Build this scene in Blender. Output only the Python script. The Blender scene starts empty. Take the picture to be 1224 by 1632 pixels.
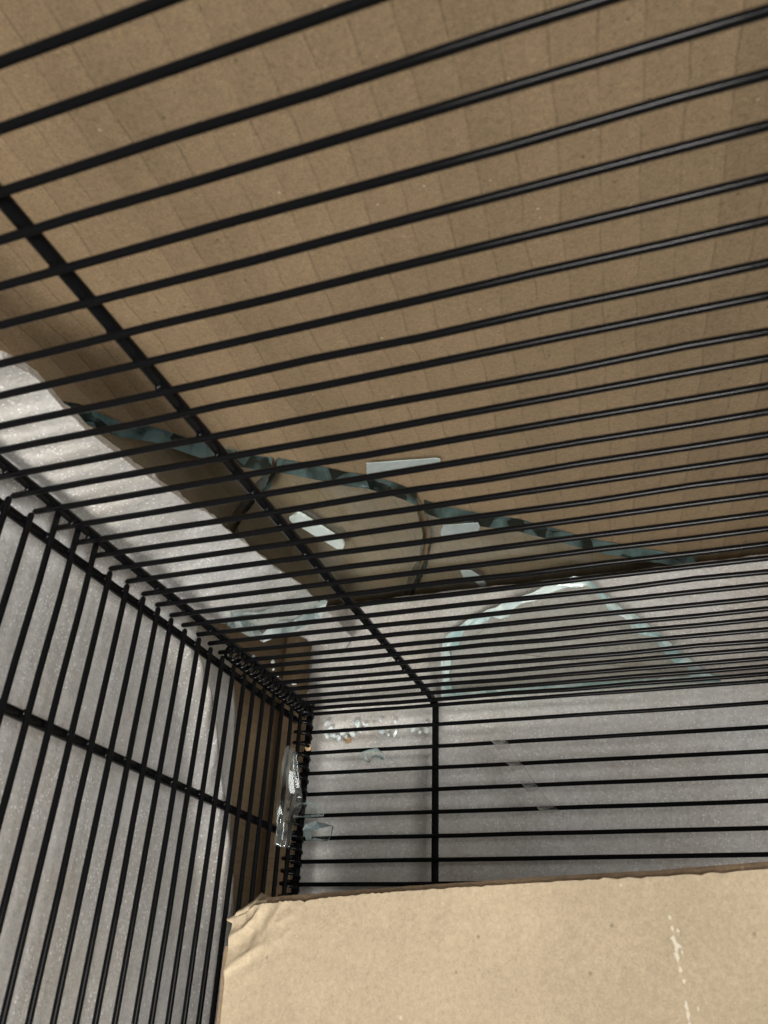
import bpy, bmesh, math, random
from mathutils import Vector, Matrix, noise
random.seed(7)
S = 0.012                      # one wire pitch of the cage, in metres; layout below is in pitches

# ---------------------------------------------------------------- camera, world, lamps, exposure
scene = bpy.context.scene
RIGHT = Vector((0.94479, 0.32561, 0.03684))
DOWN = Vector((-0.14100, 0.50543, -0.85127))
FWD = Vector((-0.29580, 0.79908, 0.52343))
FWD.normalize(); RIGHT = (RIGHT - RIGHT.dot(FWD) * FWD).normalized(); DOWN = FWD.cross(RIGHT)
CAM = Vector((17.09, -37.18, -12.94))
FPX = 1294.6
cd = bpy.data.cameras.new('camera'); cam = bpy.data.objects.new('camera', cd)
scene.collection.objects.link(cam)
cam.matrix_world = Matrix((( RIGHT.x, -DOWN.x, -FWD.x, CAM.x * S), (RIGHT.y, -DOWN.y, -FWD.y, CAM.y * S),
                           (RIGHT.z, -DOWN.z, -FWD.z, CAM.z * S), (0, 0, 0, 1)))
cd.sensor_width = 36; cd.lens = FPX / 1632 * 36
cd.clip_start = 0.01; cd.clip_end = 50
cd.dof.use_dof = True; cd.dof.focus_distance = 0.43; cd.dof.aperture_fstop = 20
scene.camera = cam

world = bpy.data.worlds.new('World'); scene.world = world; world.use_nodes = True
bg = world.node_tree.nodes['Background']
bg.inputs[0].default_value = (1.0, 0.98, 0.95, 1); bg.inputs[1].default_value = 0.23

def area(name, loc, target, size, power, color, spread=180):
    ld = bpy.data.lights.new(name, 'AREA'); ld.shape = 'RECTANGLE'
    ld.size, ld.size_y = size; ld.energy = power; ld.color = color; ld.spread = math.radians(spread)
    lo = bpy.data.objects.new(name, ld); scene.collection.objects.link(lo)
    lo.location = Vector(loc) * S
    lo.rotation_euler = ((Vector(target) - Vector(loc))).to_track_quat('-Z', 'Y').to_euler()
    return lo
area('room_lamp', (17, -118, -92), (-9, 1, 8), (0.50, 0.42), 2.6, (1.0, 0.972, 0.915), 38)
area('fill_lamp', (84, -96, -33), (4, -4, -2), (0.6, 0.7), 18, (1.0, 0.99, 0.955))  # added fill from the right, unseen source, brightens side and back foam

scene.view_settings.view_transform = 'Standard'; scene.view_settings.look = 'None'
scene.view_settings.exposure = 0; scene.view_settings.gamma = 1
try: scene.view_settings.use_curve_mapping = False
except Exception: pass

# ---------------------------------------------------------------- helpers
col = scene.collection
def ray(px, py): return RIGHT * ((px - 612) / FPX) + DOWN * ((py - 816) / FPX) + FWD
def on_plane(px, py, p0, n):
    d = ray(px, py); n = Vector(n); return CAM + d * ((Vector(p0) - CAM).dot(n) / d.dot(n))

def link(name, me, mats, parent=None, smooth=False):
    o = bpy.data.objects.new(name, me); col.objects.link(o)
    for m in (mats if isinstance(mats, (list, tuple)) else [mats]):
        if m.name not in [k.name for k in me.materials if k]: me.materials.append(m)
    if smooth: me.polygons.foreach_set('use_smooth', [True] * len(me.polygons))
    if parent: o.parent = parent
    return o
def tag(o, label, cat, group=None):
    o['label'] = label; o['category'] = cat
    if group: o['group'] = group
    return o
def empty(name, loc=(0, 0, 0)):
    o = bpy.data.objects.new(name, None); col.objects.link(o); o.location = Vector(loc) * S
    o.empty_display_size = .01
    return o
def mesh_from(name, verts, faces):
    me = bpy.data.meshes.new(name); me.from_pydata([Vector(v) * S for v in verts], [], faces); me.update(); return me
def interp(t, pts):
    if t <= pts[0][0]: return pts[0][1]
    for (a, va), (b, vb) in zip(pts, pts[1:]):
        if t <= b:
            k = (t - a) / (b - a) if b > a else 0
            return va + (vb - va) * k
    return pts[-1][1]
def nz(x, y, z=0): return noise.noise(Vector((x, y, z)))

def sheet(name, fn, nu, nv, thick, mats, parent=None, smooth=True, edge_mat=None):
    """closed sheet: front surface fn(u, v), back surface offset along the normal"""
    F = [[Vector(fn(i / nu, j / nv)) for j in range(nv + 1)] for i in range(nu + 1)]
    verts, faces, mi = [], [], []
    def N(i, j):
        a = F[min(i + 1, nu)][j] - F[max(i - 1, 0)][j]; b = F[i][min(j + 1, nv)] - F[i][max(j - 1, 0)]
        n = a.cross(b); return n.normalized() if n.length > 1e-9 else Vector((0, 0, 1))
    for i in range(nu + 1):
        for j in range(nv + 1): verts.append(F[i][j])
    off = len(verts)
    for i in range(nu + 1):
        for j in range(nv + 1): verts.append(F[i][j] - N(i, j) * thick)
    I = lambda i, j: i * (nv + 1) + j
    for i in range(nu):
        for j in range(nv):
            faces.append((I(i, j), I(i + 1, j), I(i + 1, j + 1), I(i, j + 1))); mi.append(0)
            faces.append((off + I(i, j), off + I(i, j + 1), off + I(i + 1, j + 1), off + I(i + 1, j))); mi.append(0)
    e = 1 if edge_mat else 0
    for i in range(nu):
        faces.append((I(i, 0), off + I(i, 0), off + I(i + 1, 0), I(i + 1, 0))); mi.append(e)
        faces.append((I(i + 1, nv), off + I(i + 1, nv), off + I(i, nv), I(i, nv))); mi.append(e)
    for j in range(nv):
        faces.append((I(0, j + 1), off + I(0, j + 1), off + I(0, j), I(0, j))); mi.append(e)
        faces.append((I(nu, j), off + I(nu, j), off + I(nu, j + 1), I(nu, j + 1))); mi.append(e)
    me = mesh_from(name, verts, faces)
    o = link(name, me, [mats] + ([edge_mat] if edge_mat else []), parent)
    me.polygons.foreach_set('material_index', mi)
    if smooth:
        me.polygons.foreach_set('use_smooth', [k < 2 * nu * nv for k in range(len(faces))])
    return o

def tube_mesh(name, pts, r, seg=10, cap=True):
    """round wire along a polyline, rounded tips"""
    pts = [Vector(p) for p in pts]
    if cap:
        d0 = (pts[0] - pts[1]).normalized(); d1 = (pts[-1] - pts[-2]).normalized()
        path = [(pts[0] + d0 * r, r * .05), (pts[0] + d0 * r * .75, r * .66)] + [(p, r) for p in pts] + \
               [(pts[-1] + d1 * r * .75, r * .66), (pts[-1] + d1 * r, r * .05)]
    else: path = [(p, r) for p in pts]
    verts, faces = [], []
    n = len(path); up = None
    for i, (p, rr) in enumerate(path):
        d = (path[min(i + 1, n - 1)][0] - path[max(i - 1, 0)][0]).normalized()
        if up is None: up = Vector((0, 0, 1)) if abs(d.z) < .9 else Vector((0, 1, 0))
        a = d.cross(up)
        if a.length < 1e-5: a = d.orthogonal()
        a.normalize(); b = a.cross(d); up = b
        for k in range(seg):
            t = 2 * math.pi * k / seg; verts.append(p + (a * math.cos(t) + b * math.sin(t)) * rr)
    for i in range(n - 1):
        for k in range(seg):
            k2 = (k + 1) % seg
            faces.append((i * seg + k, i * seg + k2, (i + 1) * seg + k2, (i + 1) * seg + k))
    faces.append(tuple(range(seg - 1, -1, -1))); faces.append(tuple((n - 1) * seg + k for k in range(seg)))
    me = mesh_from(name, verts, faces); me.polygons.foreach_set('use_smooth', [True] * len(me.polygons)); return me

# ---------------------------------------------------------------- materials
def mat(name):
    m = bpy.data.materials.new(name); m.use_nodes = True; nt = m.node_tree; nt.nodes.clear()
    out = nt.nodes.new('ShaderNodeOutputMaterial')
    def n(t, **kw):
        x = nt.nodes.new(t)
        for k, v in kw.items():
            if k in ('operation', 'feature', 'blend_type', 'data_type', 'distance', 'noise_dimensions', 'wave_type'): setattr(x, k, v)
            else: x.inputs[k.replace('_', ' ')].default_value = v
        return x
    L = lambda a, b: nt.links.new(a, b)
    return m, nt, out, n, L
def math_node(n, L, op, a, b=None, c=None):
    x = n('ShaderNodeMath', operation=op)
    for i, v in enumerate((a, b, c)):
        if v is None: continue
        if isinstance(v, (int, float)): x.inputs[i].default_value = v
        else: L(v, x.inputs[i])
    return x.outputs[0]
def mixc(n, L, f, a, b, blend='MIX'):
    x = n('ShaderNodeMix', data_type='RGBA', blend_type=blend)
    for s, v in ((0, f), (6, a), (7, b)):
        if isinstance(v, (int, float)): x.inputs[s].default_value = v
        elif isinstance(v, tuple): x.inputs[s].default_value = (*v, 1)
        else: L(v, x.inputs[s])
    return x.outputs[2]
def ramp(nt, L, f, stops):
    r = nt.nodes.new('ShaderNodeValToRGB'); L(f, r.inputs[0])
    el = r.color_ramp.elements
    while len(el) < len(stops): el.new(.5)
    for e, (p, c) in zip(el, stops):
        e.position = p; e.color = (*c, 1) if isinstance(c, tuple) else (c, c, c, 1)
    return r.outputs[0]
def smooth(n, L, v, lo, hi):
    x = n('ShaderNodeMapRange'); x.interpolation_type = 'SMOOTHSTEP'
    x.inputs[1].default_value = lo; x.inputs[2].default_value = hi; L(v, x.inputs[0]); return x.outputs[0]

def cardboard(name, base, flute_dir=None, flute=0.0074, scuffs=(), line=0.45, wash=0.0, grain=.3):
    m, nt, out, n, L = mat(name)
    tc = n('ShaderNodeTexCoord'); P = tc.outputs['Object']
    big = n('ShaderNodeTexNoise', Scale=14.0, Detail=3.0); L(P, big.inputs['Vector'])
    mid = n('ShaderNodeTexNoise', Scale=420.0, Detail=5.0, Roughness=.75); L(P, mid.inputs['Vector'])
    fine = n('ShaderNodeTexNoise', Scale=900.0, Detail=3.0, Roughness=.7, Distortion=1.2); L(P, fine.inputs['Vector'])
    dk = tuple(c * .84 for c in base); lt = tuple(min(1, c * 1.14) for c in base)
    c = ramp(nt, L, mid.outputs[0], [(.28, dk), (.52, base), (.78, lt)])
    c = mixc(n, L, smooth(n, L, big.outputs[0], .3, .75), c, tuple(x * .9 for x in base), 'MIX') if False else c
    for src, lo, hi in ((big, .86, 1.1), (fine, 1 - grain, 1 + grain)):
        sh = n('ShaderNodeMix', data_type='RGBA', blend_type='MULTIPLY'); sh.inputs[0].default_value = 1
        L(c, sh.inputs[6]); L(ramp(nt, L, src.outputs[0], [(.25, lo), (.75, hi)]), sh.inputs[7]); c = sh.outputs[2]
    # pale and dark recycled-paper fibres
    vo = n('ShaderNodeTexVoronoi', Scale=230.0); L(P, vo.inputs['Vector'])
    sep = n('ShaderNodeSeparateColor'); L(vo.outputs['Color'], sep.inputs[0])
    spot = smooth(n, L, vo.outputs['Distance'], .22, .05)
    dark = math_node(n, L, 'MULTIPLY', spot, math_node(n, L, 'GREATER_THAN', sep.outputs[0], .955))
    pale = math_node(n, L, 'MULTIPLY', spot, math_node(n, L, 'LESS_THAN', sep.outputs[0], .025))
    c = mixc(n, L, math_node(n, L, 'MULTIPLY', dark, .6), c, tuple(x * .28 for x in base))
    c = mixc(n, L, math_node(n, L, 'MULTIPLY', pale, .3), c, (.72, .62, .46))
    # thin curly fibres
    fb = n('ShaderNodeTexNoise', Scale=330.0, Detail=1.0, Distortion=2.2); L(P, fb.inputs['Vector'])
    fl = smooth(n, L, math_node(n, L, 'ABSOLUTE', math_node(n, L, 'SUBTRACT', fb.outputs[0], .5)), .012, .002)
    gate = n('ShaderNodeTexNoise', Scale=90.0, Detail=2.0); L(P, gate.inputs['Vector'])
    fl = math_node(n, L, 'MULTIPLY', fl, smooth(n, L, gate.outputs[0], .5, .62))
    c = mixc(n, L, math_node(n, L, 'MULTIPLY', fl, .45), c, tuple(min(1, x * 1.5) for x in base))
    height = math_node(n, L, 'ADD', math_node(n, L, 'MULTIPLY', fine.outputs[0], .5), mid.outputs[0])
    if flute_dir is not None:
        sx = n('ShaderNodeSeparateXYZ'); L(P, sx.inputs[0])
        a = flute_dir
        wob = n('ShaderNodeTexNoise', Scale=22.0, Detail=2.0); L(P, wob.inputs['Vector'])
        u = math_node(n, L, 'ADD', math_node(n, L, 'MULTIPLY', sx.outputs[0], a[0] / flute),
                      math_node(n, L, 'MULTIPLY', sx.outputs[1], a[1] / flute))
        u = math_node(n, L, 'ADD', u, math_node(n, L, 'MULTIPLY', sx.outputs[2], a[2] / flute))
        u = math_node(n, L, 'ADD', u, math_node(n, L, 'MULTIPLY', wob.outputs[0], .55))
        fr = math_node(n, L, 'ABSOLUTE', math_node(n, L, 'SUBTRACT', math_node(n, L, 'FRACT', u), .5))
        ln = smooth(n, L, fr, .065, .008)
        br = n('ShaderNodeTexNoise', Scale=55.0, Detail=5.0, Roughness=.7); L(P, br.inputs['Vector'])
        ln = math_node(n, L, 'MULTIPLY', ln, smooth(n, L, br.outputs[0], .30, .62))
        c = mixc(n, L, math_node(n, L, 'MULTIPLY', ln, line), c, tuple(x * .22 for x in base))
        fl_ = math_node(n, L, 'FLOOR', math_node(n, L, 'ADD', u, .5))
        wh = nt.nodes.new('ShaderNodeTexWhiteNoise'); wh.noise_dimensions = '1D'; L(fl_, wh.inputs['W'])
        tn = n('ShaderNodeMix', data_type='RGBA', blend_type='MULTIPLY'); tn.inputs[0].default_value = 1
        L(c, tn.inputs[6]); L(ramp(nt, L, wh.outputs[0], [(0, .955), (1, 1.035)]), tn.inputs[7]); c = tn.outputs[2]
        # soft washboard tone of the flutes
        wv = math_node(n, L, 'SINE', math_node(n, L, 'MULTIPLY', u, 2 * math.pi))
        if wash: height = math_node(n, L, 'ADD', height, math_node(n, L, 'MULTIPLY', wv, wash))
        height = math_node(n, L, 'SUBTRACT', height, math_node(n, L, 'MULTIPLY', ln, .8))
    for (p0, p1, w, th) in scuffs:      # rubbed-off white scratch: distance to a segment, broken up by noise
        p0 = Vector(p0) * S; p1 = Vector(p1) * S; d = p1 - p0
        sub = n('ShaderNodeVectorMath', operation='SUBTRACT'); L(P, sub.inputs[0]); sub.inputs[1].default_value = p0
        dot = n('ShaderNodeVectorMath', operation='DOT_PRODUCT'); L(sub.outputs[0], dot.inputs[0]); dot.inputs[1].default_value = d / d.length_squared
        cl = n('ShaderNodeClamp'); L(dot.outputs['Value'], cl.inputs[0])
        scl = n('ShaderNodeVectorMath', operation='SCALE'); scl.inputs[0].default_value = d; L(cl.outputs[0], scl.inputs['Scale'])
        dst = n('ShaderNodeVectorMath', operation='DISTANCE'); L(sub.outputs[0], dst.inputs[0]); L(scl.outputs[0], dst.inputs[1])
        jn = n('ShaderNodeTexNoise', Scale=420.0, Detail=3.0); L(P, jn.inputs['Vector'])
        dd = math_node(n, L, 'ADD', dst.outputs['Value'], math_node(n, L, 'MULTIPLY', math_node(n, L, 'SUBTRACT', jn.outputs[0], th), .0036))
        c = mixc(n, L, math_node(n, L, 'MULTIPLY', smooth(n, L, dd, w * S, w * S * .3), .36), c, (.78, .74, .64))
    bs = n('ShaderNodeBsdfPrincipled', Roughness=.82); L(c, bs.inputs['Base Color'])
    bs.inputs['Specular IOR Level'].default_value = .25
    bp = n('ShaderNodeBump', Strength=.45, Distance=.0005); L(height, bp.inputs['Height']); L(bp.outputs[0], bs.inputs['Normal'])
    L(bs.outputs[0], out.inputs[0]); return m

def foam(name, base, cell=520.0, speck=.8):
    m, nt, out, n, L = mat(name)
    tc = n('ShaderNodeTexCoord'); P = tc.outputs['Object']
    wn = n('ShaderNodeTexNoise', Scale=300.0, Detail=2.0); L(P, wn.inputs['Vector'])
    wp = n('ShaderNodeVectorMath', operation='MULTIPLY_ADD'); L(wn.outputs['Color'], wp.inputs[0])
    wp.inputs[1].default_value = (.0022, .0022, .0022); L(P, wp.inputs[2]); PW = wp.outputs[0]
    v1 = n('ShaderNodeTexVoronoi', Scale=cell); L(PW, v1.inputs['Vector'])
    v2 = n('ShaderNodeTexVoronoi', Scale=cell * 2.1); L(PW, v2.inputs['Vector'])
    sep = n('ShaderNodeSeparateColor'); L(v1.outputs['Color'], sep.inputs[0])
    sep2 = n('ShaderNodeSeparateColor'); L(v2.outputs['Color'], sep2.inputs[0])
    big = n('ShaderNodeTexNoise', Scale=22.0, Detail=4.0); L(P, big.inputs['Vector'])
    mid = n('ShaderNodeTexNoise', Scale=170.0, Detail=4.0, Roughness=.65); L(P, mid.inputs['Vector'])
    t = math_node(n, L, 'ADD', math_node(n, L, 'MULTIPLY', sep.outputs[0], .30), math_node(n, L, 'MULTIPLY', sep2.outputs[0], .25))
    t = math_node(n, L, 'ADD', t, math_node(n, L, 'MULTIPLY', mid.outputs[0], .55))
    c = ramp(nt, L, t, [(.25, tuple(x * .84 for x in base)), (.55, base), (.85, tuple(min(.95, x * 1.14) for x in base))])
    sh = n('ShaderNodeMix', data_type='RGBA', blend_type='MULTIPLY'); sh.inputs[0].default_value = 1
    L(c, sh.inputs[6]); L(ramp(nt, L, big.outputs[0], [(.32, (.93, .885, .82)), (.52, (1.0, .99, .975)), (.7, (1.06, 1.07, 1.08))]), sh.inputs[7]); c = sh.outputs[2]
    v3 = n('ShaderNodeTexVoronoi', Scale=cell * 1.55); L(P, v3.inputs['Vector'])
    s3 = n('ShaderNodeSeparateColor'); L(v3.outputs['Color'], s3.inputs[0])
    dotm = math_node(n, L, 'MULTIPLY', smooth(n, L, v3.outputs['Distance'], .46, .16), smooth(n, L, s3.outputs[0], .45, .95))
    dkm = math_node(n, L, 'MULTIPLY', smooth(n, L, v3.outputs['Distance'], .5, .2), smooth(n, L, s3.outputs[1], .6, 1.0))
    c = mixc(n, L, math_node(n, L, 'MULTIPLY', dkm, .35), c, tuple(x * .45 for x in base))
    c = mixc(n, L, math_node(n, L, 'MULTIPLY', dotm, speck), c, (.97, .975, .98))  # sparkle painted into the colour as white specks
    # taut glossy cell skins, their glints also painted into the colour as white
    spot = smooth(n, L, v1.outputs['Distance'], .42, .12)
    gl = math_node(n, L, 'MULTIPLY', spot, smooth(n, L, sep.outputs[1], .80, .97))
    c = mixc(n, L, math_node(n, L, 'MULTIPLY', gl, min(.75, speck)), c, (.95, .955, .96))
    bs = n('ShaderNodeBsdfPrincipled'); L(c, bs.inputs['Base Color'])
    L(ramp(nt, L, gl, [(0, .62), (1, .12)]), bs.inputs['Roughness'])
    bs.inputs['Specular IOR Level'].default_value = .35
    h = math_node(n, L, 'ADD', math_node(n, L, 'MULTIPLY', v1.outputs['Distance'], 1.0), math_node(n, L, 'MULTIPLY', v2.outputs['Distance'], .45))
    h = math_node(n, L, 'ADD', h, math_node(n, L, 'MULTIPLY', mid.outputs[0], .8))
    bp = n('ShaderNodeBump', Strength=.26, Distance=.0007); L(h, bp.inputs['Height']); L(bp.outputs[0], bs.inputs['Normal'])
    tr = n('ShaderNodeBsdfTranslucent'); L(c, tr.inputs[0])
    mx = n('ShaderNodeMixShader'); mx.inputs[0].default_value = .18; L(bs.outputs[0], mx.inputs[1]); L(tr.outputs[0], mx.inputs[2])
    L(mx.outputs[0], out.inputs[0]); return m

def wire_paint(name):
    m, nt, out, n, L = mat(name)
    tc = n('ShaderNodeTexCoord'); P = tc.outputs['Object']
    a = n('ShaderNodeTexNoise', Scale=900.0, Detail=3.0); L(P, a.inputs['Vector'])
    b = n('ShaderNodeTexNoise', Scale=60.0, Detail=3.0); L(P, b.inputs['Vector'])
    bs = n('ShaderNodeBsdfPrincipled'); bs.inputs['Base Color'].default_value = (.003, .003, .0033, 1)
    L(ramp(nt, L, b.outputs[0], [(.3, .11), (.7, .18)]), bs.inputs['Roughness'])
    bs.inputs['Specular IOR Level'].default_value = .105
    bp = n('ShaderNodeBump', Strength=.03, Distance=.0003); L(a.outputs[0], bp.inputs['Height']); L(bp.outputs[0], bs.inputs['Normal'])
    L(bs.outputs[0], out.inputs[0]); return m

def glass_face(name, tint=(.96, .98, .97)):
    m, nt, out, n, L = mat(name)
    tc = n('ShaderNodeTexCoord')
    du = n('ShaderNodeTexNoise', Scale=40.0, Detail=5.0, Roughness=.7); L(tc.outputs['Object'], du.inputs['Vector'])
    fr0 = n('ShaderNodeFresnel', IOR=1.5); ge = n('ShaderNodeNewGeometry')
    frv = math_node(n, L, 'MULTIPLY', fr0.outputs[0], math_node(n, L, 'SUBTRACT', 1.0, ge.outputs['Backfacing']))
    tr = n('ShaderNodeBsdfTransparent'); tr.inputs[0].default_value = (*tint, 1)
    gl = n('ShaderNodeBsdfGlossy', Roughness=.03); gl.inputs[0].default_value = (.95, 1, .98, 1)
    mx = n('ShaderNodeMixShader'); L(frv, mx.inputs[0]); L(tr.outputs[0], mx.inputs[1]); L(gl.outputs[0], mx.inputs[2])
    df = n('ShaderNodeBsdfDiffuse'); df.inputs[0].default_value = (.55, .56, .54, 1)       # thin film of dust
    m2 = n('ShaderNodeMixShader'); L(math_node(n, L, 'MULTIPLY', smooth(n, L, du.outputs[0], .35, .8), .09), m2.inputs[0])
    L(mx.outputs[0], m2.inputs[1]); L(df.outputs[0], m2.inputs[2]); L(m2.outputs[0], out.inputs[0]); return m
def glass_edge(name, deep, light, glow=.35):
    """fracture surface: green body colour, conchoidal ripples, glossy"""
    m, nt, out, n, L = mat(name)
    tc = n('ShaderNodeTexCoord'); P = tc.outputs['Object']
    a = n('ShaderNodeTexVoronoi', Scale=95.0); L(P, a.inputs['Vector'])
    asep = n('ShaderNodeSeparateColor'); L(a.outputs['Color'], asep.inputs[0])
    a2 = n('ShaderNodeTexNoise', Scale=60.0, Detail=3.0); L(P, a2.inputs['Vector'])
    av = math_node(n, L, 'ADD', math_node(n, L, 'MULTIPLY', asep.outputs[0], .28), math_node(n, L, 'MULTIPLY', a2.outputs[0], .72))
    c = ramp(nt, L, av, [(.40, deep), (.51, tuple((x + y) / 2 for x, y in zip(deep, light))), (.64, light)])
    bs = n('ShaderNodeBsdfPrincipled', Roughness=.06); L(c, bs.inputs['Base Color']); bs.inputs['Specular IOR Level'].default_value = .7
    tr = n('ShaderNodeBsdfTranslucent'); L(c, tr.inputs[0])
    mx = n('ShaderNodeMixShader'); mx.inputs[0].default_value = glow; L(bs.outputs[0], mx.inputs[1]); L(tr.outputs[0], mx.inputs[2])
    w = n('ShaderNodeTexNoise', Scale=300.0, Detail=2.0); L(P, w.inputs['Vector'])
    bp = n('ShaderNodeBump', Strength=.4, Distance=.001); L(w.outputs[0], bp.inputs['Height']); L(bp.outputs[0], bs.inputs['Normal'])
    L(mx.outputs[0], out.inputs[0]); return m
def clear_glass(name, tint=(.95, .985, .98), haze=.13, thru=.4):
    m, nt, out, n, L = mat(name)
    g = n('ShaderNodeBsdfGlass', Roughness=.02, IOR=1.5); g.inputs[0].default_value = (*tint, 1)
    t = n('ShaderNodeBsdfTransparent'); t.inputs[0].default_value = (*tint, 1)
    d = n('ShaderNodeBsdfDiffuse'); d.inputs[0].default_value = (.8, .86, .86, 1)
    m1 = n('ShaderNodeMixShader'); m1.inputs[0].default_value = thru; L(g.outputs[0], m1.inputs[1]); L(t.outputs[0], m1.inputs[2])
    m2 = n('ShaderNodeMixShader'); m2.inputs[0].default_value = haze; L(m1.outputs[0], m2.inputs[1]); L(d.outputs[0], m2.inputs[2])
    L(m2.outputs[0], out.inputs[0]); return m
def reflection_mat(name, base, alpha=1.0, rough=.35):
    m, nt, out, n, L = mat(name)
    tc = n('ShaderNodeTexCoord')
    a = n('ShaderNodeTexNoise', Scale=300.0, Detail=3.0); L(tc.outputs['Object'], a.inputs['Vector'])
    bs = n('ShaderNodeBsdfPrincipled', Roughness=rough)
    L(ramp(nt, L, a.outputs[0], [(.3, tuple(x * .86 for x in base)), (.7, base)]), bs.inputs['Base Color'])
    bs.inputs['Alpha'].default_value = alpha
    L(bs.outputs[0], out.inputs[0]); return m

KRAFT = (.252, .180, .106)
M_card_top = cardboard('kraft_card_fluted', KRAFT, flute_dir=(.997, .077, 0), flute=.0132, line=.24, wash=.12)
M_card_side = cardboard('kraft_card_side', KRAFT, flute_dir=(0, 0, 1), line=.35, wash=.3)
M_card_edge = cardboard('kraft_card_cut', (.20, .14, .088))
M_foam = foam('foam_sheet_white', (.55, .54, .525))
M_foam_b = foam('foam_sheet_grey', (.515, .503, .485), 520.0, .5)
M_wire = wire_paint('black_powder_coat')
M_gface = glass_face('pane_glass')
M_gface_d = glass_face('pane_glass_grey', (.87, .86, .85))
M_gedge = glass_edge('fracture_dark_green', (.003, .008, .008), (.062, .102, .102), .1)
M_gedge_l = glass_edge('fracture_pale_cyan', (.40, .58, .60), (.88, .97, .97), .35)
M_chip = clear_glass('chip_glass')
M_crim = glass_edge('chip_rim', (.30, .38, .39), (.88, .95, .96), .5)
M_crumbg = clear_glass('crumb_glass', (.95, .985, 1), .42)
M_film = clear_glass('clear_film', (1, 1, 1), 0, .65)
M_reflection = reflection_mat('reflection_grey_green', (.46, .53, .52), .66, .15)  # painted tone for the foam reflections in the pane
M_reflection_pale = reflection_mat('reflection_mint', (.66, .74, .71), 1, .4)  # painted tone of the paler, round-ended reflection
M_crumb = cardboard('kraft_crumb', (.36, .24, .13))

# ---------------------------------------------------------------- outer carton
carton = empty('shipping_carton', (-3, 3, -20))
tag(carton, 'brown corrugated shipping carton enclosing the black wire cage, its fluted panel overhead', 'carton')
CTOP, CSL = 8.26, .06
def at(o):  # child meshes are modelled in world space
    o.matrix_parent_inverse = Matrix.Translation(-Vector(carton.location)); return o
def f_top(u, v):
    x = -5.6 + 46 * u; y = 5.9 - 52 * v
    return (x, y, CTOP + CSL * y + .05 * nz(x * .15, y * .15) + .012 * math.sin(2 * math.pi * (x * .997 + y * .077) / (.0132 / S)))
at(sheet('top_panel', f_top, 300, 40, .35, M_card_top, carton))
def f_side(u, v):
    y = 5.9 - 47 * u; z = -26 + 35 * v
    z = min(z, CTOP + CSL * y - .05) if z > 0 else z
    return (-4.9 + .08 * nz(y * .2, z * .2, 4), y, z)
at(sheet('side_panel', f_side, 60, 60, -.35, M_card_side, carton))
def f_back(u, v):
    x = -5.0 + 46 * u; z = -26 + 35 * v
    return (x, 5.7 + .05 * nz(x * .2, z * .2, 9), z)
at(sheet('back_panel', f_back, 40, 40, .35, M_card_side, carton))

# ---------------------------------------------------------------- foam sheets
def f_bfoam(u, v):
    x = -1.2 + 40 * u
    top = 6.72 + .08 * nz(x * .5, 3) + .05 * nz(x * 2.3, 8)
    z = -22 + (top + 22) * v
    y = 1.55 + .16 * nz(x * .16, z * .2, 2) + .05 * nz(x * .6, z * .6, 7)
    y += .25 * max(0, (z - 5.6)) ** 2 * .3
    return (x, y, z)
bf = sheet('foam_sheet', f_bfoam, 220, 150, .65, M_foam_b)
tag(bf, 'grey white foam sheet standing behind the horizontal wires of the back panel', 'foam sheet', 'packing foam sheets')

# upper outline of the side foam, read where it leans against the plane x = XT
XT = 1.8
edge = [on_plane(px, py, (XT, 0, 0), (1, 0, 0)) for px, py in
        [(60, 602), (130, 680), (190, 725), (250, 770), (305, 806), (330, 815), (370, 850), (430, 900), (482, 932)]]
edge_t = [(-40, edge[0].z - 3.2), (edge[0].y - 1.2, edge[0].z - .35)] + [(p.y, p.z) for p in edge] + [(3, edge[-1].z + .2)]
cut = [on_plane(px, py, (-1.35, 0, 0), (1, 0, 0)) for px, py in
       [(345, 1560), (350, 1400), (343, 1300), (332, 1200), (318, 1100), (288, 1030)]]
cut_t = [(-24, cut[0].y)] + [(p.z, p.y) for p in cut] + [(.9, cut[-1].y + .6), (1.9, -6.6), (2.5, -4.2), (3.1, .4), (9, .6)]
def f_sfoam(u, v):
    y0 = -36
    # rows follow z, columns stop at the cut edge
    yy = y0 + 37 * u
    ztop = interp(yy, edge_t)
    if v < .62: z = -22 + (22 + .2) * (v / .62)
    else: z = .2 + (ztop - .2) * ((v - .62) / .38)
    ye = interp(z, cut_t) + .10 * nz(z * 1.3, 5)
    y = y0 + (ye - y0) * u if u > 0 else y0
    ztop2 = interp(y, edge_t) + .025 * nz(y * 1.1, 3) + .012 * nz(y * 6, 1)
    if v >= .62: z = .2 + (ztop2 - .2) * ((v - .62) / .38)
    # profile: flat, pinched where the wires press it, then leaning in over the roof wires
    if z < -1: x = -1.5
    elif z < .6: x = -1.5 + .45 * (z + 1) / 1.6
    else: x = -1.05 + (XT + 1.05) * min(1, (z - .6) / max(.8, ztop2 - .6)) ** .85
    x += .14 * nz(y * .22, z * .16, 6) + (.05 if z < .6 else .13) * nz(y * .7, z * .5, 2) + (.05 * nz(y * 1.9, z * 1.1, 8) if z > .6 else 0) + .24 * math.exp(-((z + .2) / .5) ** 2)
    b = min(1, max(0, 1 - (ye - y) / 1.7)); b = b * b * (3 - 2 * b) * (1 if z < -1 else math.exp(-((z + 1) / .8) ** 2))
    x += .78 * b
    return (x, y, z)
sf = sheet('foam_sheet', f_sfoam, 200, 170, .35, M_foam)
tag(sf, 'bright white foam sheet rising past the upright side wires and above the roof wires', 'foam sheet', 'packing foam sheets')
cut2 = [on_plane(px, py, (-2.3, 0, 0), (1, 0, 0)) for px, py in [(350, 1500), (362, 1380), (372, 1200), (374, 1110), (366, 1050), (368, 1020)]]
cut2_t = [(-24, cut2[0].y)] + [(p.z, p.y) for p in cut2] + [(6, cut2[-1].y)]
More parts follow.
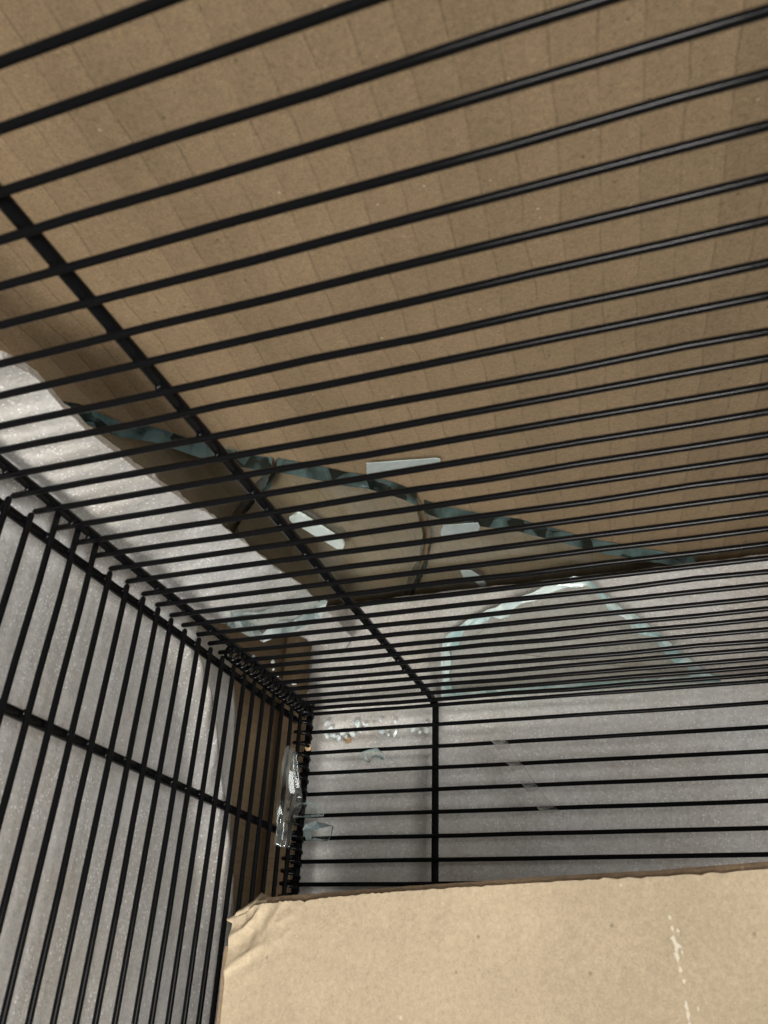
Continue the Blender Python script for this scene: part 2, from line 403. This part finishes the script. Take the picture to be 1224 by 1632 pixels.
def f_sfoam2(u, v):
    z = -22 + 23.6 * v
    ye = interp(z, cut2_t) + .12 * nz(z * 1.1, 15)
    y = -16 + (ye + 16) * u
    return (-2.25 + .12 * nz(y * .3, z * .25, 16), y, z + .1 * nz(y, 3) * v)
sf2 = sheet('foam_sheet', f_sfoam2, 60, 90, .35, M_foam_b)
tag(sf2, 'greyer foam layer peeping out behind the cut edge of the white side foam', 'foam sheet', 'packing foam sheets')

# ---------------------------------------------------------------- wire cage
cage = empty('wire_cage', (0, 0, -22))
tag(cage, 'black powder coated wire cage seen from inside, close rods welded to thicker crossbars', 'wire cage')
CI = Matrix.Translation(-Vector(cage.location))
def part(name, me, parent, loc=None):
    o = link(name, me, M_wire, parent)
    if parent is cage: o.matrix_parent_inverse = CI
    if loc: o.location = Vector(loc) * S
    return o
RR, RC = .103, .172
def rods(parent, me_list, locs, tilt):
    for i, l in enumerate(locs):
        me = me_list[i % len(me_list)] if not isinstance(l[3] if len(l) > 3 else None, bpy.types.Mesh) else l[3]
        o = link('rod', me, M_wire, parent); o.location = Vector(l[:3]) * S
        o.rotation_euler = tilt(i)
jit = lambda s: (random.random() - .5) * 2 * s
def wavy(a, b, n, amp, seed, axis):
    a = Vector(a); b = Vector(b); out = []
    for k in range(n + 1):
        p = a.lerp(b, k / n); p[axis] += amp * nz(k * .9 + seed * 7.3, seed) * (0 < k < n); out.append(p)
    return out
# roof of the cage: rods along x, rim and crossbar on the outer side
top = part('top_panel', tube_mesh('top_rim', wavy((-.22, -44, .25), (-.22, .25, .25), 12, .03, 1, 0), RC), cage)
part('crossbar', tube_mesh('top_crossbar', [(6.24, -44, .26), (6.24, -20, .26), (6.24, -.1, .26), (6.24, .2, .2), (6.24, .26, 0)], RC), top)
mt = [tube_mesh('top_rod', wavy((-.80, 0, 0), (38, 0, 0), 14, .07, k, 2), RR * .96, 14) for k in range(6)]
rods(top, mt, [(jit(.04), -.36 - k + jit(.05), jit(.02)) for k in range(42)], lambda i: (0, jit(.0006), jit(.0012)))
# upright side panel
side = part('side_panel', tube_mesh('side_rim', wavy((-.62, -44, -.66), (-.62, -.7, -.66), 12, .03, 2, 2), RC), cage)
part('crossbar', tube_mesh('side_crossbar', wavy((-.62, -44, -6.04), (-.62, -.2, -6.04), 12, .03, 3, 2), RC), side)
ms = [tube_mesh('side_rod', wavy((0, 0, -20), (0, 0, -.50), 8, .04, k + 9, 1), RR, 12) for k in range(3)]
ml = tube_mesh('side_rod_long', wavy((0, 0, -20), (0, 0, .22), 8, .03, 14, 1), RR, 12)
L_ = []
for k in range(-20, 20):
    y = -19.89 + k
    L_.append((-.36 + jit(.02), y + jit(.03), jit(.03), ml if (0 <= k <= 2 or k >= 18) else ms[k % 3]))
rods(side, ms, L_, lambda i: (jit(.001), jit(.001), 0))
# back panel
bk = part('back_panel', tube_mesh('back_rim', [(-.32, .22, .3), (-.32, .22, -8), (-.32, .22, -20)], RC), cage)
part('crossbar', tube_mesh('back_crossbar', [(6.36, .26, .0), (6.36, .26, -9), (6.36, .26, -20)], RC), bk)
mb = [tube_mesh('back_rod', wavy((-.5, 0, 0), (38, 0, 0), 14, .03, k + 20, 2), RR * .92, 12) for k in range(4)]
rods(bk, mb, [(jit(.03), jit(.02), -.13 - k + jit(.03)) for k in range(20)], lambda i: (0, jit(.0008), jit(.0006)))
# weld beads where rods cross the bars
def bead(parent, p):
    if not hasattr(bead, 'me'):
        bm = bmesh.new(); bmesh.ops.create_icosphere(bm, subdivisions=1, radius=.15 * S)
        bead.me = bpy.data.meshes.new('weld'); bm.to_mesh(bead.me); bm.free()
    o = link('weld', bead.me, M_wire, parent, True); o.location = Vector(p) * S
    o.scale = (.9 + jit(.25), .9 + jit(.25), .9 + jit(.25)); o.rotation_euler = (jit(3), jit(3), jit(3))
for k in range(34):
    bead(top, (6.24 + jit(.05), -.36 - k, .10)); bead(top, (-.22 + jit(.05), -.36 - k, .10))
for k in range(-4, 19):
    bead(side, (-.46, -19.89 + k, -6.04 + jit(.05))); bead(side, (-.46, -19.89 + k, -.66 + jit(.05)))
for k in range(1, 12): bead(bk, (6.36 + jit(.05), .10, -.13 - k))
# spiral wire that laces the panels together in the corner
def helix(p0, p1, r, turns, ax, ay, n=14):
    p0 = Vector(p0); p1 = Vector(p1); ax = Vector(ax); ay = Vector(ay)
    return [p0.lerp(p1, k / (turns * n)) + (ax * math.cos(2 * math.pi * k / n) + ay * math.sin(2 * math.pi * k / n)) * r for k in range(turns * n + 1)]
part('corner_spiral', tube_mesh('spiral_a', helix((-.35, -.35, .2), (-.35, -.35, -18), .42, 34, (1, 0, 0), (0, 1, 0)), .085, 8), cage)
part('corner_spiral', tube_mesh('spiral_b', helix((-.35, -8.5, -.05), (-.35, -.2, -.05), .27, 19, (1, 0, 0), (0, 0, 1)), .075, 8), cage)

# ---------------------------------------------------------------- broken glass
def refine(pts, step, amp, seed, keep=()):
    out = []
    n = len(pts)
    for i in range(n):
        a, b = pts[i], pts[(i + 1) % n]; d = b - a; k = max(1, int(d.length / step)) if i not in keep else 1
        for j in range(k):
            p = a + d * (j / k)
            if j: p = p + Vector((nz(p.x * 1.7 + seed, p.y * 1.7, p.z), nz(p.y * 1.9, p.z * 1.3 + seed, 5), nz(p.x * 1.3, p.z * 1.9, seed))) * amp
            out.append(p)
    return out
def slab(name, pts, off, face, edgem, amp=.12, step=.35, seed=0, keep=(), bevel=0, back=None):
    """glass plate: outline on one face, thickness vector off, rippled fracture faces"""
    off = Vector(off); nn = off.normalized()
    pts = refine([Vector(p) for p in pts], step, amp, seed, keep)
    pts = [p - nn * (p - pts[0]).dot(nn) for p in pts] if amp else pts
    n = len(pts); rows = 4
    c = sum(pts, Vector()) / n
    sg = sum((pts[(i + 1) % n] - pts[i - 1]).cross(nn).dot(pts[i] - c) for i in range(n)); sg = 1 if sg > 0 else -1
    bm = bmesh.new(); R = []
    for r in range(rows + 1):
        t = r / rows; row = []
        for i, p in enumerate(pts):
            out = (pts[(i + 1) % n] - pts[i - 1]).cross(nn)
            if out.length: out = out.normalized() * sg
            bv = bevel * t * (.30 + 1.7 * abs(nz(p.x * .7, p.z * .7, seed + 20))) * (1 - .25 * math.sin(math.pi * t))
            w = (nz(p.x * 2.1 + r * .8, p.y * 2.1, seed + 3) * .07 + .02 * math.sin(math.pi * t)) if 0 < r < rows else 0
            if r == rows: w = nz(p.x * 1.1, p.y * 1.1, seed + 11) * .16 * (1 if amp > .1 else .5)
            row.append(bm.verts.new((p + off * t + out * (bv + w * min(1, amp * 9))) * S))
        R.append(row)
    for r in range(rows):
        for i in range(n):
            f = bm.faces.new((R[r][i], R[r][(i + 1) % n], R[r + 1][(i + 1) % n], R[r + 1][i])); f.material_index = 1
    f1 = bm.faces.new(R[0][::-1]); f2 = bm.faces.new(R[-1])
    if back: f2.material_index = 2
    bmesh.ops.triangulate(bm, faces=[f1, f2])
    bmesh.ops.recalc_face_normals(bm, faces=bm.faces)
    me = bpy.data.meshes.new(name); bm.to_mesh(me); bm.free()
    return link(name, me, [face, edgem] + ([back] if back else []))

GZ = 7.45                                                # underside of the pane that lies against the carton roof
GN = Vector((0, -CSL, 1)).normalized()
gp = lambda px, py, dz=0: on_plane(px, py, (0, 0, GZ + dz), (0, -CSL, 1))
def lay(pxs, extra=()): return [gp(*q) for q in pxs] + [Vector((x, y, GZ + CSL * y)) for x, y in extra]
T = GN * .72
a1 = lay([(-60, 640), (40, 656), (120, 668), (190, 697), (250, 706), (330, 733), (372, 741), (400, 748), (432, 752), (424, 775), (404, 792), (386, 815), (366, 842)], [(-4.6, -4)])
tag(slab('glass_shard', a1, T, M_gface, M_gedge, seed=1, amp=.05, keep=(12, 13)), 'long green edged glass shard under the roof, one end tucked behind bright side foam', 'glass shard', 'broken pane pieces')
a2 = lay([(440, 752), (500, 764), (560, 776), (590, 780), (640, 795), (664, 806), (668, 830), (676, 862), (668, 905), (648, 945)], [(2.9, 5.4), (-3.1, 5.4), (-3.1, -3.8)])
a2 += lay([(372, 852), (392, 818), (410, 796), (430, 778)])
tag(slab('glass_shard', a2, T, M_gface, M_gedge, seed=2, amp=.05, keep=(9, 10, 11, 12)), 'middle piece of the broken pane, between the forked crack and the curved crack', 'glass shard', 'broken pane pieces')
b1 = lay([(676, 818), (700, 826), (760, 838), (830, 848), (900, 866), (960, 882), (1040, 896), (1110, 906)], [(19.6, 5.4), (3.2, 5.4)])
b1 += lay([(660, 945), (680, 905), (688, 862), (680, 832)])
tag(slab('glass_shard', b1, T, M_gface, M_gedge, seed=3, amp=.05, keep=(8, 9)), 'large dark edged pane piece right of the curved crack, reaching the back foam', 'glass shard', 'broken pane pieces')
bp_ = lambda px, py, y=.62: on_plane(px, py, (0, y, 0), (0, 1, 0))
v1 = [bp_(*q) for q in [(704, 1116), (703, 1060), (704, 1032), (712, 1012), (745, 988), (800, 962), (850, 944), (885, 928), (915, 918), (938, 922), (958, 940), (985, 965), (1020, 985), (1050, 1008), (1080, 1032), (1110, 1060), (1150, 1086)]]
tag(slab('glass_shard', v1, (0, .40, 0), M_gface, M_gedge_l, seed=4, keep=(16,), amp=.12, bevel=-.48, back=M_gface_d), 'upright glass shard with pale cyan arched broken edge standing against the back foam', 'glass shard', 'broken pane pieces')
FN = Vector((.67, 0, -.74)).normalized()
sp = lambda px, py: on_plane(px, py, (.62, 0, 1.62), FN)
v2 = [sp(*q) for q in [(362, 996), (368, 978), (420, 974), (480, 952), (522, 958), (512, 985), (470, 1005), (420, 1024), (392, 1012)]]
tag(slab('glass_shard', v2, -FN * .3, M_gface, M_crim, seed=5, amp=.12, bevel=-.55), 'cyan edged glass shard leaning on the side foam above the cage corner', 'glass shard', 'broken pane pieces')
# reflections of foam in the glass, built as thin flat pieces
def flat(name, pxs, z, thick, m, label, cat, group=None, amp=.02):
    pts = [gp(x, y, z) for x, y in pxs]
    return tag(slab(name, pts, GN * thick, m, m, amp=amp, step=.3, seed=len(pts) + int(pxs[0][0])), label, cat, group)
flat('foam_reflection', [(584, 739), (640, 735), (697, 731), (702, 733), (700, 741), (640, 750), (584, 759)], .3, .05, M_reflection,
     'grey green foam reflection modelled as a thin strip on the carton roof, overlapping the broken pane edge', 'foam reflection')
flat('foam_reflection', [(706, 838), (762, 834), (765, 840), (761, 851), (704, 858), (702, 848)], -.10, .05, M_reflection,
     'teal foam reflection modelled as a thin patch on the underside of the large dark edged pane piece', 'foam reflection')
flat('foam_reflection', [(734, 910), (752, 910), (768, 920), (775, 932), (768, 938), (754, 924), (738, 920)], -.10, .04, M_reflection,
     'small bent teal reflection modelled as a thin scrap under the pane just above the back foam', 'foam reflection')
flat('pale_reflection', [(473, 818), (486, 824), (520, 846), (546, 862), (549, 869), (546, 875), (537, 875), (505, 856), (464, 832), (461, 828), (468, 824)], -.22, .16, M_reflection_pale,
     'pale mint foam reflection modelled as a piece with a rounded end under the middle pane piece', 'pad', amp=.03)
# clear slivers and lumps caught in the back panel
def lump(name, centre, r, m, seed, squash=(1, 1, 1), rot=0, sub=2):
    bm = bmesh.new(); bmesh.ops.create_icosphere(bm, subdivisions=sub, radius=1)
    for v in bm.verts:
        p = v.co.copy()
        q = Vector((round(p.x * 1.6) / 1.6, round(p.y * 1.6) / 1.6, round(p.z * 1.6) / 1.6)) * .45 + p * .55
        q *= 1 + .28 * nz(p.x * 1.4 + seed, p.y * 1.4, p.z * 1.4 + seed)
        v.co = Matrix.Rotation(rot, 3, 'Y') @ Vector((q.x * squash[0], q.y * squash[1], q.z * squash[2])) * r * S
    me = bpy.data.meshes.new(name); bm.to_mesh(me); bm.free()
    o = link(name, me, m); o.location = Vector(centre) * S; return o
def chip(pxs, y, t, bev, seed, label):
    pts = [bp_(px, py, y) for px, py in pxs]
    return tag(slab('glass_chip', pts, (.02, t, .05), M_gface, M_crim, amp=.05, step=.16, seed=seed, bevel=bev), label, 'glass chip', 'clear glass chips')
chip([(575, 1199), (588, 1195), (602, 1192), (613, 1201), (611, 1213), (604, 1208), (592, 1207), (588, 1216), (580, 1213)], -.34, .22, -.10, 21, 'small clear glass chip resting on the third wire of the back panel')
chip([(482, 1322), (487, 1314), (504, 1308), (517, 1312), (531, 1316), (528, 1331), (521, 1341), (506, 1340), (487, 1340)], -.55, .42, -.20, 22, 'lumpy clear glass chunk beside the corner post, under the flat clear strip')
chip([(456, 1301), (462, 1287), (480, 1279), (500, 1277), (512, 1282), (520, 1293), (516, 1301), (490, 1303)], -.50, .20, -.16, 23, 'flat clear half moon strip lying along a back wire at the corner post')
c2 = [bp_(x, y, d) for x, y, d in [(784, 1180, -.62), (806, 1178, -.30), (862, 1262, -.30), (892, 1292, -.30), (862, 1294, -.62), (838, 1256, -.62)]]
c2n = (c2[1] - c2[0]).cross(c2[4] - c2[0]).normalized(); c2n *= 1 if c2n.y > 0 else -1
c2 = [p - c2n * (p - c2[0]).dot(c2n) for p in c2]
tag(slab('glass_sliver', c2, c2n * .06, M_film, M_film, amp=.01, seed=13), 'clear slanted sliver crossing four wires of the back panel', 'glass sliver')
# crumpled clear film hanging in the corner
def film(u, v):
    z = -2.6 - 4.3 * v
    y = -3.6 + 2.4 * u + .35 * nz(u * 2, v * 3, 1)
    w = 1 - .55 * abs(2 * v - .9)
    x = .02 + .16 * math.sin(u * 19 + v * 2.5) + .10 * (1 - 2 * abs(nz(u * 6, v * 2.2, 3)))
    return (x, -2.4 + (y + 2.4) * w, z)
fo = sheet('plastic_film', film, 40, 50, .02, glass_face('crinkled_film', (.97, .98, .98)))
tag(fo, 'crinkled shiny clear film hanging on the side wires in the corner', 'film')
# glass crumbs spilled along the back edge
rc = random.Random(5)
for k in range(34):
    x = .2 + 5.6 * rc.random() ** 1.3; z = -.25 - .85 * rc.random()
    o = lump('glass_crumb', (x, 1.08 + .25 * rc.random(), z), .06 + .11 * rc.random(), M_crumbg, k, (1.2, .6, .55 + .4 * rc.random()), rc.random() * 3, 1)
    tag(o, 'tiny glittering glass crumb on the back foam below the roof wires', 'glass crumb', 'glass crumbs along the back edge')
for k in range(7):
    y = -8.5 + 8.4 * rc.random()
    o = lump('glass_crumb', (-.1 + .7 * rc.random(), y, .25 + .25 * rc.random()), .07 + .12 * rc.random(), M_crumbg, k + 50, (1, .8, .6), rc.random() * 3, 1)
    tag(o, 'tiny glass crumb lying on the roof wires beside the side rim', 'glass crumb', 'glass crumbs along the side rim')
for (px, py, y, r, lab) in [(491, 1191, -.4, .2, 'tan cardboard crumb stuck to the corner post'), (554, 1179, 1.35, .24, 'tan cardboard crumb stuck to the back foam between two wires')]:
    tag(lump('cardboard_crumb', bp_(px, py, y), r, M_crumb, px, (1, .4, .8), .6), lab, 'crumb')

# ---------------------------------------------------------------- inner box in front
A = math.radians(10)
TD = Vector((math.cos(A), -math.sin(A), 0)); ND = Vector((-math.sin(A), -math.cos(A), 0))   # along the face, out of the face
O = on_plane(420, 1440, (0, -9, 0), (0, 1, 0))
def sz(px, py, d=0):
    p = on_plane(px, py, O + ND * d, ND) - O; return p.dot(TD), p.z
def tab(l, d=0): return [sz(x, y, d) for x, y in l]
topc = tab([(362, 1463), (380, 1453), (399, 1445), (413, 1442), (448, 1437), (487, 1436), (512, 1432), (575, 1426), (639, 1421), (740, 1414), (840, 1408), (945, 1401), (1045, 1398), (1224, 1385)])
topc += [(topc[-1][0] + 8, topc[-1][1] + .4)]
leftc = sorted([(b, a) for a, b in tab([(362, 1465), (368, 1475), (366, 1497), (361, 1522), (358, 1550), (352, 1605), (349, 1632)])])
leftc = [(leftc[0][0] - 9, leftc[0][1] + .1)] + leftc
ZB = leftc[0][0]
SR = topc[-1][0]
marks = []
for (pa, pb, w, th) in [((1068, 1462), (1084, 1548), .05, .52), ((1076, 1470), (1090, 1530), .02, .46), ((1094, 1605), (1100, 1640), .04, .52), ((1108, 1585), (1118, 1632), .02, .46), ((1090, 1560), (1094, 1600), .02, .46)]:
    P0 = O + TD * sz(*pa)[0] + Vector((0, 0, sz(*pa)[1])); P1 = O + TD * sz(*pb)[0] + Vector((0, 0, sz(*pb)[1]))
    marks.append((P0 - O, P1 - O, w, th))
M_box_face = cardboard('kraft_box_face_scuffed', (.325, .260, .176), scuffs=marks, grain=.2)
box = empty('cardboard_box', O)
tag(box, 'light brown cardboard box in front with a torn, crumpled upper corner', 'cardboard box')
def f_face(u, v):
    # denser columns and rows near the torn corner
    us = u ** 2.0; vs = 1 - (1 - v) ** 2.0
    s0 = interp(ZB + (topc[0][1] - ZB) * vs, leftc)
    s = s0 + us * (SR - s0)
    zt = interp(s, topc) + (.05 * nz(s * 3.1, 3) + .035 * nz(s * 9, 7))
    z = ZB + vs * (zt - ZB)
    d = math.hypot((s - topc[1][0]) * .8, (z - topc[1][1]) * 1.0)
    k = math.exp(-(d / 1.25) ** 2)
    r1 = 1 - abs(nz(s * .9 - z * 1.1, s * .35 + z * .35, 5)) * 2
    d2 = .34 * k * (r1 - .45) + .10 * k * nz(s * 3, z * 3, 8) + .10 * nz(s * .12, z * .12, 3) + .012 * nz(s * 1.5, z * 1.5, 4)
    d2 -= .30 * math.exp(-(d / .5) ** 2)
    # a long press fold running down from the corner
    q = (s - topc[0][0]) * .55 + (z - topc[0][1] + 1.75) * -1.0
    d2 += .10 * math.exp(-(q / .16) ** 2) * math.exp(-((s - topc[0][0]) / 1.3) ** 2)
    return TD * s + Vector((0, 0, z)) + ND * d2
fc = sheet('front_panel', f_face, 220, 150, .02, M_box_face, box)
# corrugated board behind the torn face liner: its cut upper edge stands a little higher
strip = tab([(423, 1431), (512, 1424), (639, 1414), (740, 1407), (840, 1400), (945, 1393), (1045, 1388), (1224, 1374)], -.25)
strip = [(topc[2][0] - .1, strip[0][1] - .25)] + strip + [(SR, strip[-1][1] + .4)]
def f_inner(u, v):
    s = strip[0][0] + .15 + u * (SR - strip[0][0] - .15)
    zt = interp(s, strip) + .02 * nz(s * 2.2, 31)
    z = ZB + v * (zt - ZB)
    return TD * s + Vector((0, 0, z)) + ND * (-.14 + .05 * nz(s * .7, z * .7, 21) * (1 if v > .9 else 0))
sheet('board_layer', f_inner, 200, 30, .30, M_card_edge, box)
# curled scrap of liner at the corner
scrap_px = [(362, 1466), (378, 1441), (392, 1427), (401, 1419), (410, 1423), (421, 1428)]
base_px = [(364, 1470), (378, 1458), (394, 1450), (404, 1447), (414, 1444), (422, 1441)]
def f_scrap(u, v):
    i = u * (len(base_px) - 1); k = min(int(i), len(base_px) - 2); t = i - k
    lp = lambda Lx: (Lx[k][0] + (Lx[k + 1][0] - Lx[k][0]) * t, Lx[k][1] + (Lx[k + 1][1] - Lx[k][1]) * t)
    a, b = sz(*lp(base_px)), sz(*lp(scrap_px))
    s = a[0] + (b[0] - a[0]) * v; z = a[1] + (b[1] - a[1]) * v
    return TD * s + Vector((0, 0, z)) + ND * (-.10 - .5 * v + .25 * nz(s * 2.5, z * 2.5, 40) + .18 * math.sin(v * 3.1))
sheet('torn_flap', f_scrap, 40, 16, .06, M_box_face, box)
def f_bside(u, v):
    p = TD * (interp(ZB + (topc[0][1] - ZB - .9) * v, leftc) + .06) + Vector((0, 0, ZB + (topc[0][1] - .9 - ZB) * v))
    return p + ND * (-.1 - 7 * u) + TD * (.25 * min(1, u * 4) + .05 * nz(u * 3, v * 9, 2))
sheet('side_face', f_bside, 30, 40, .3, M_card_edge, box)
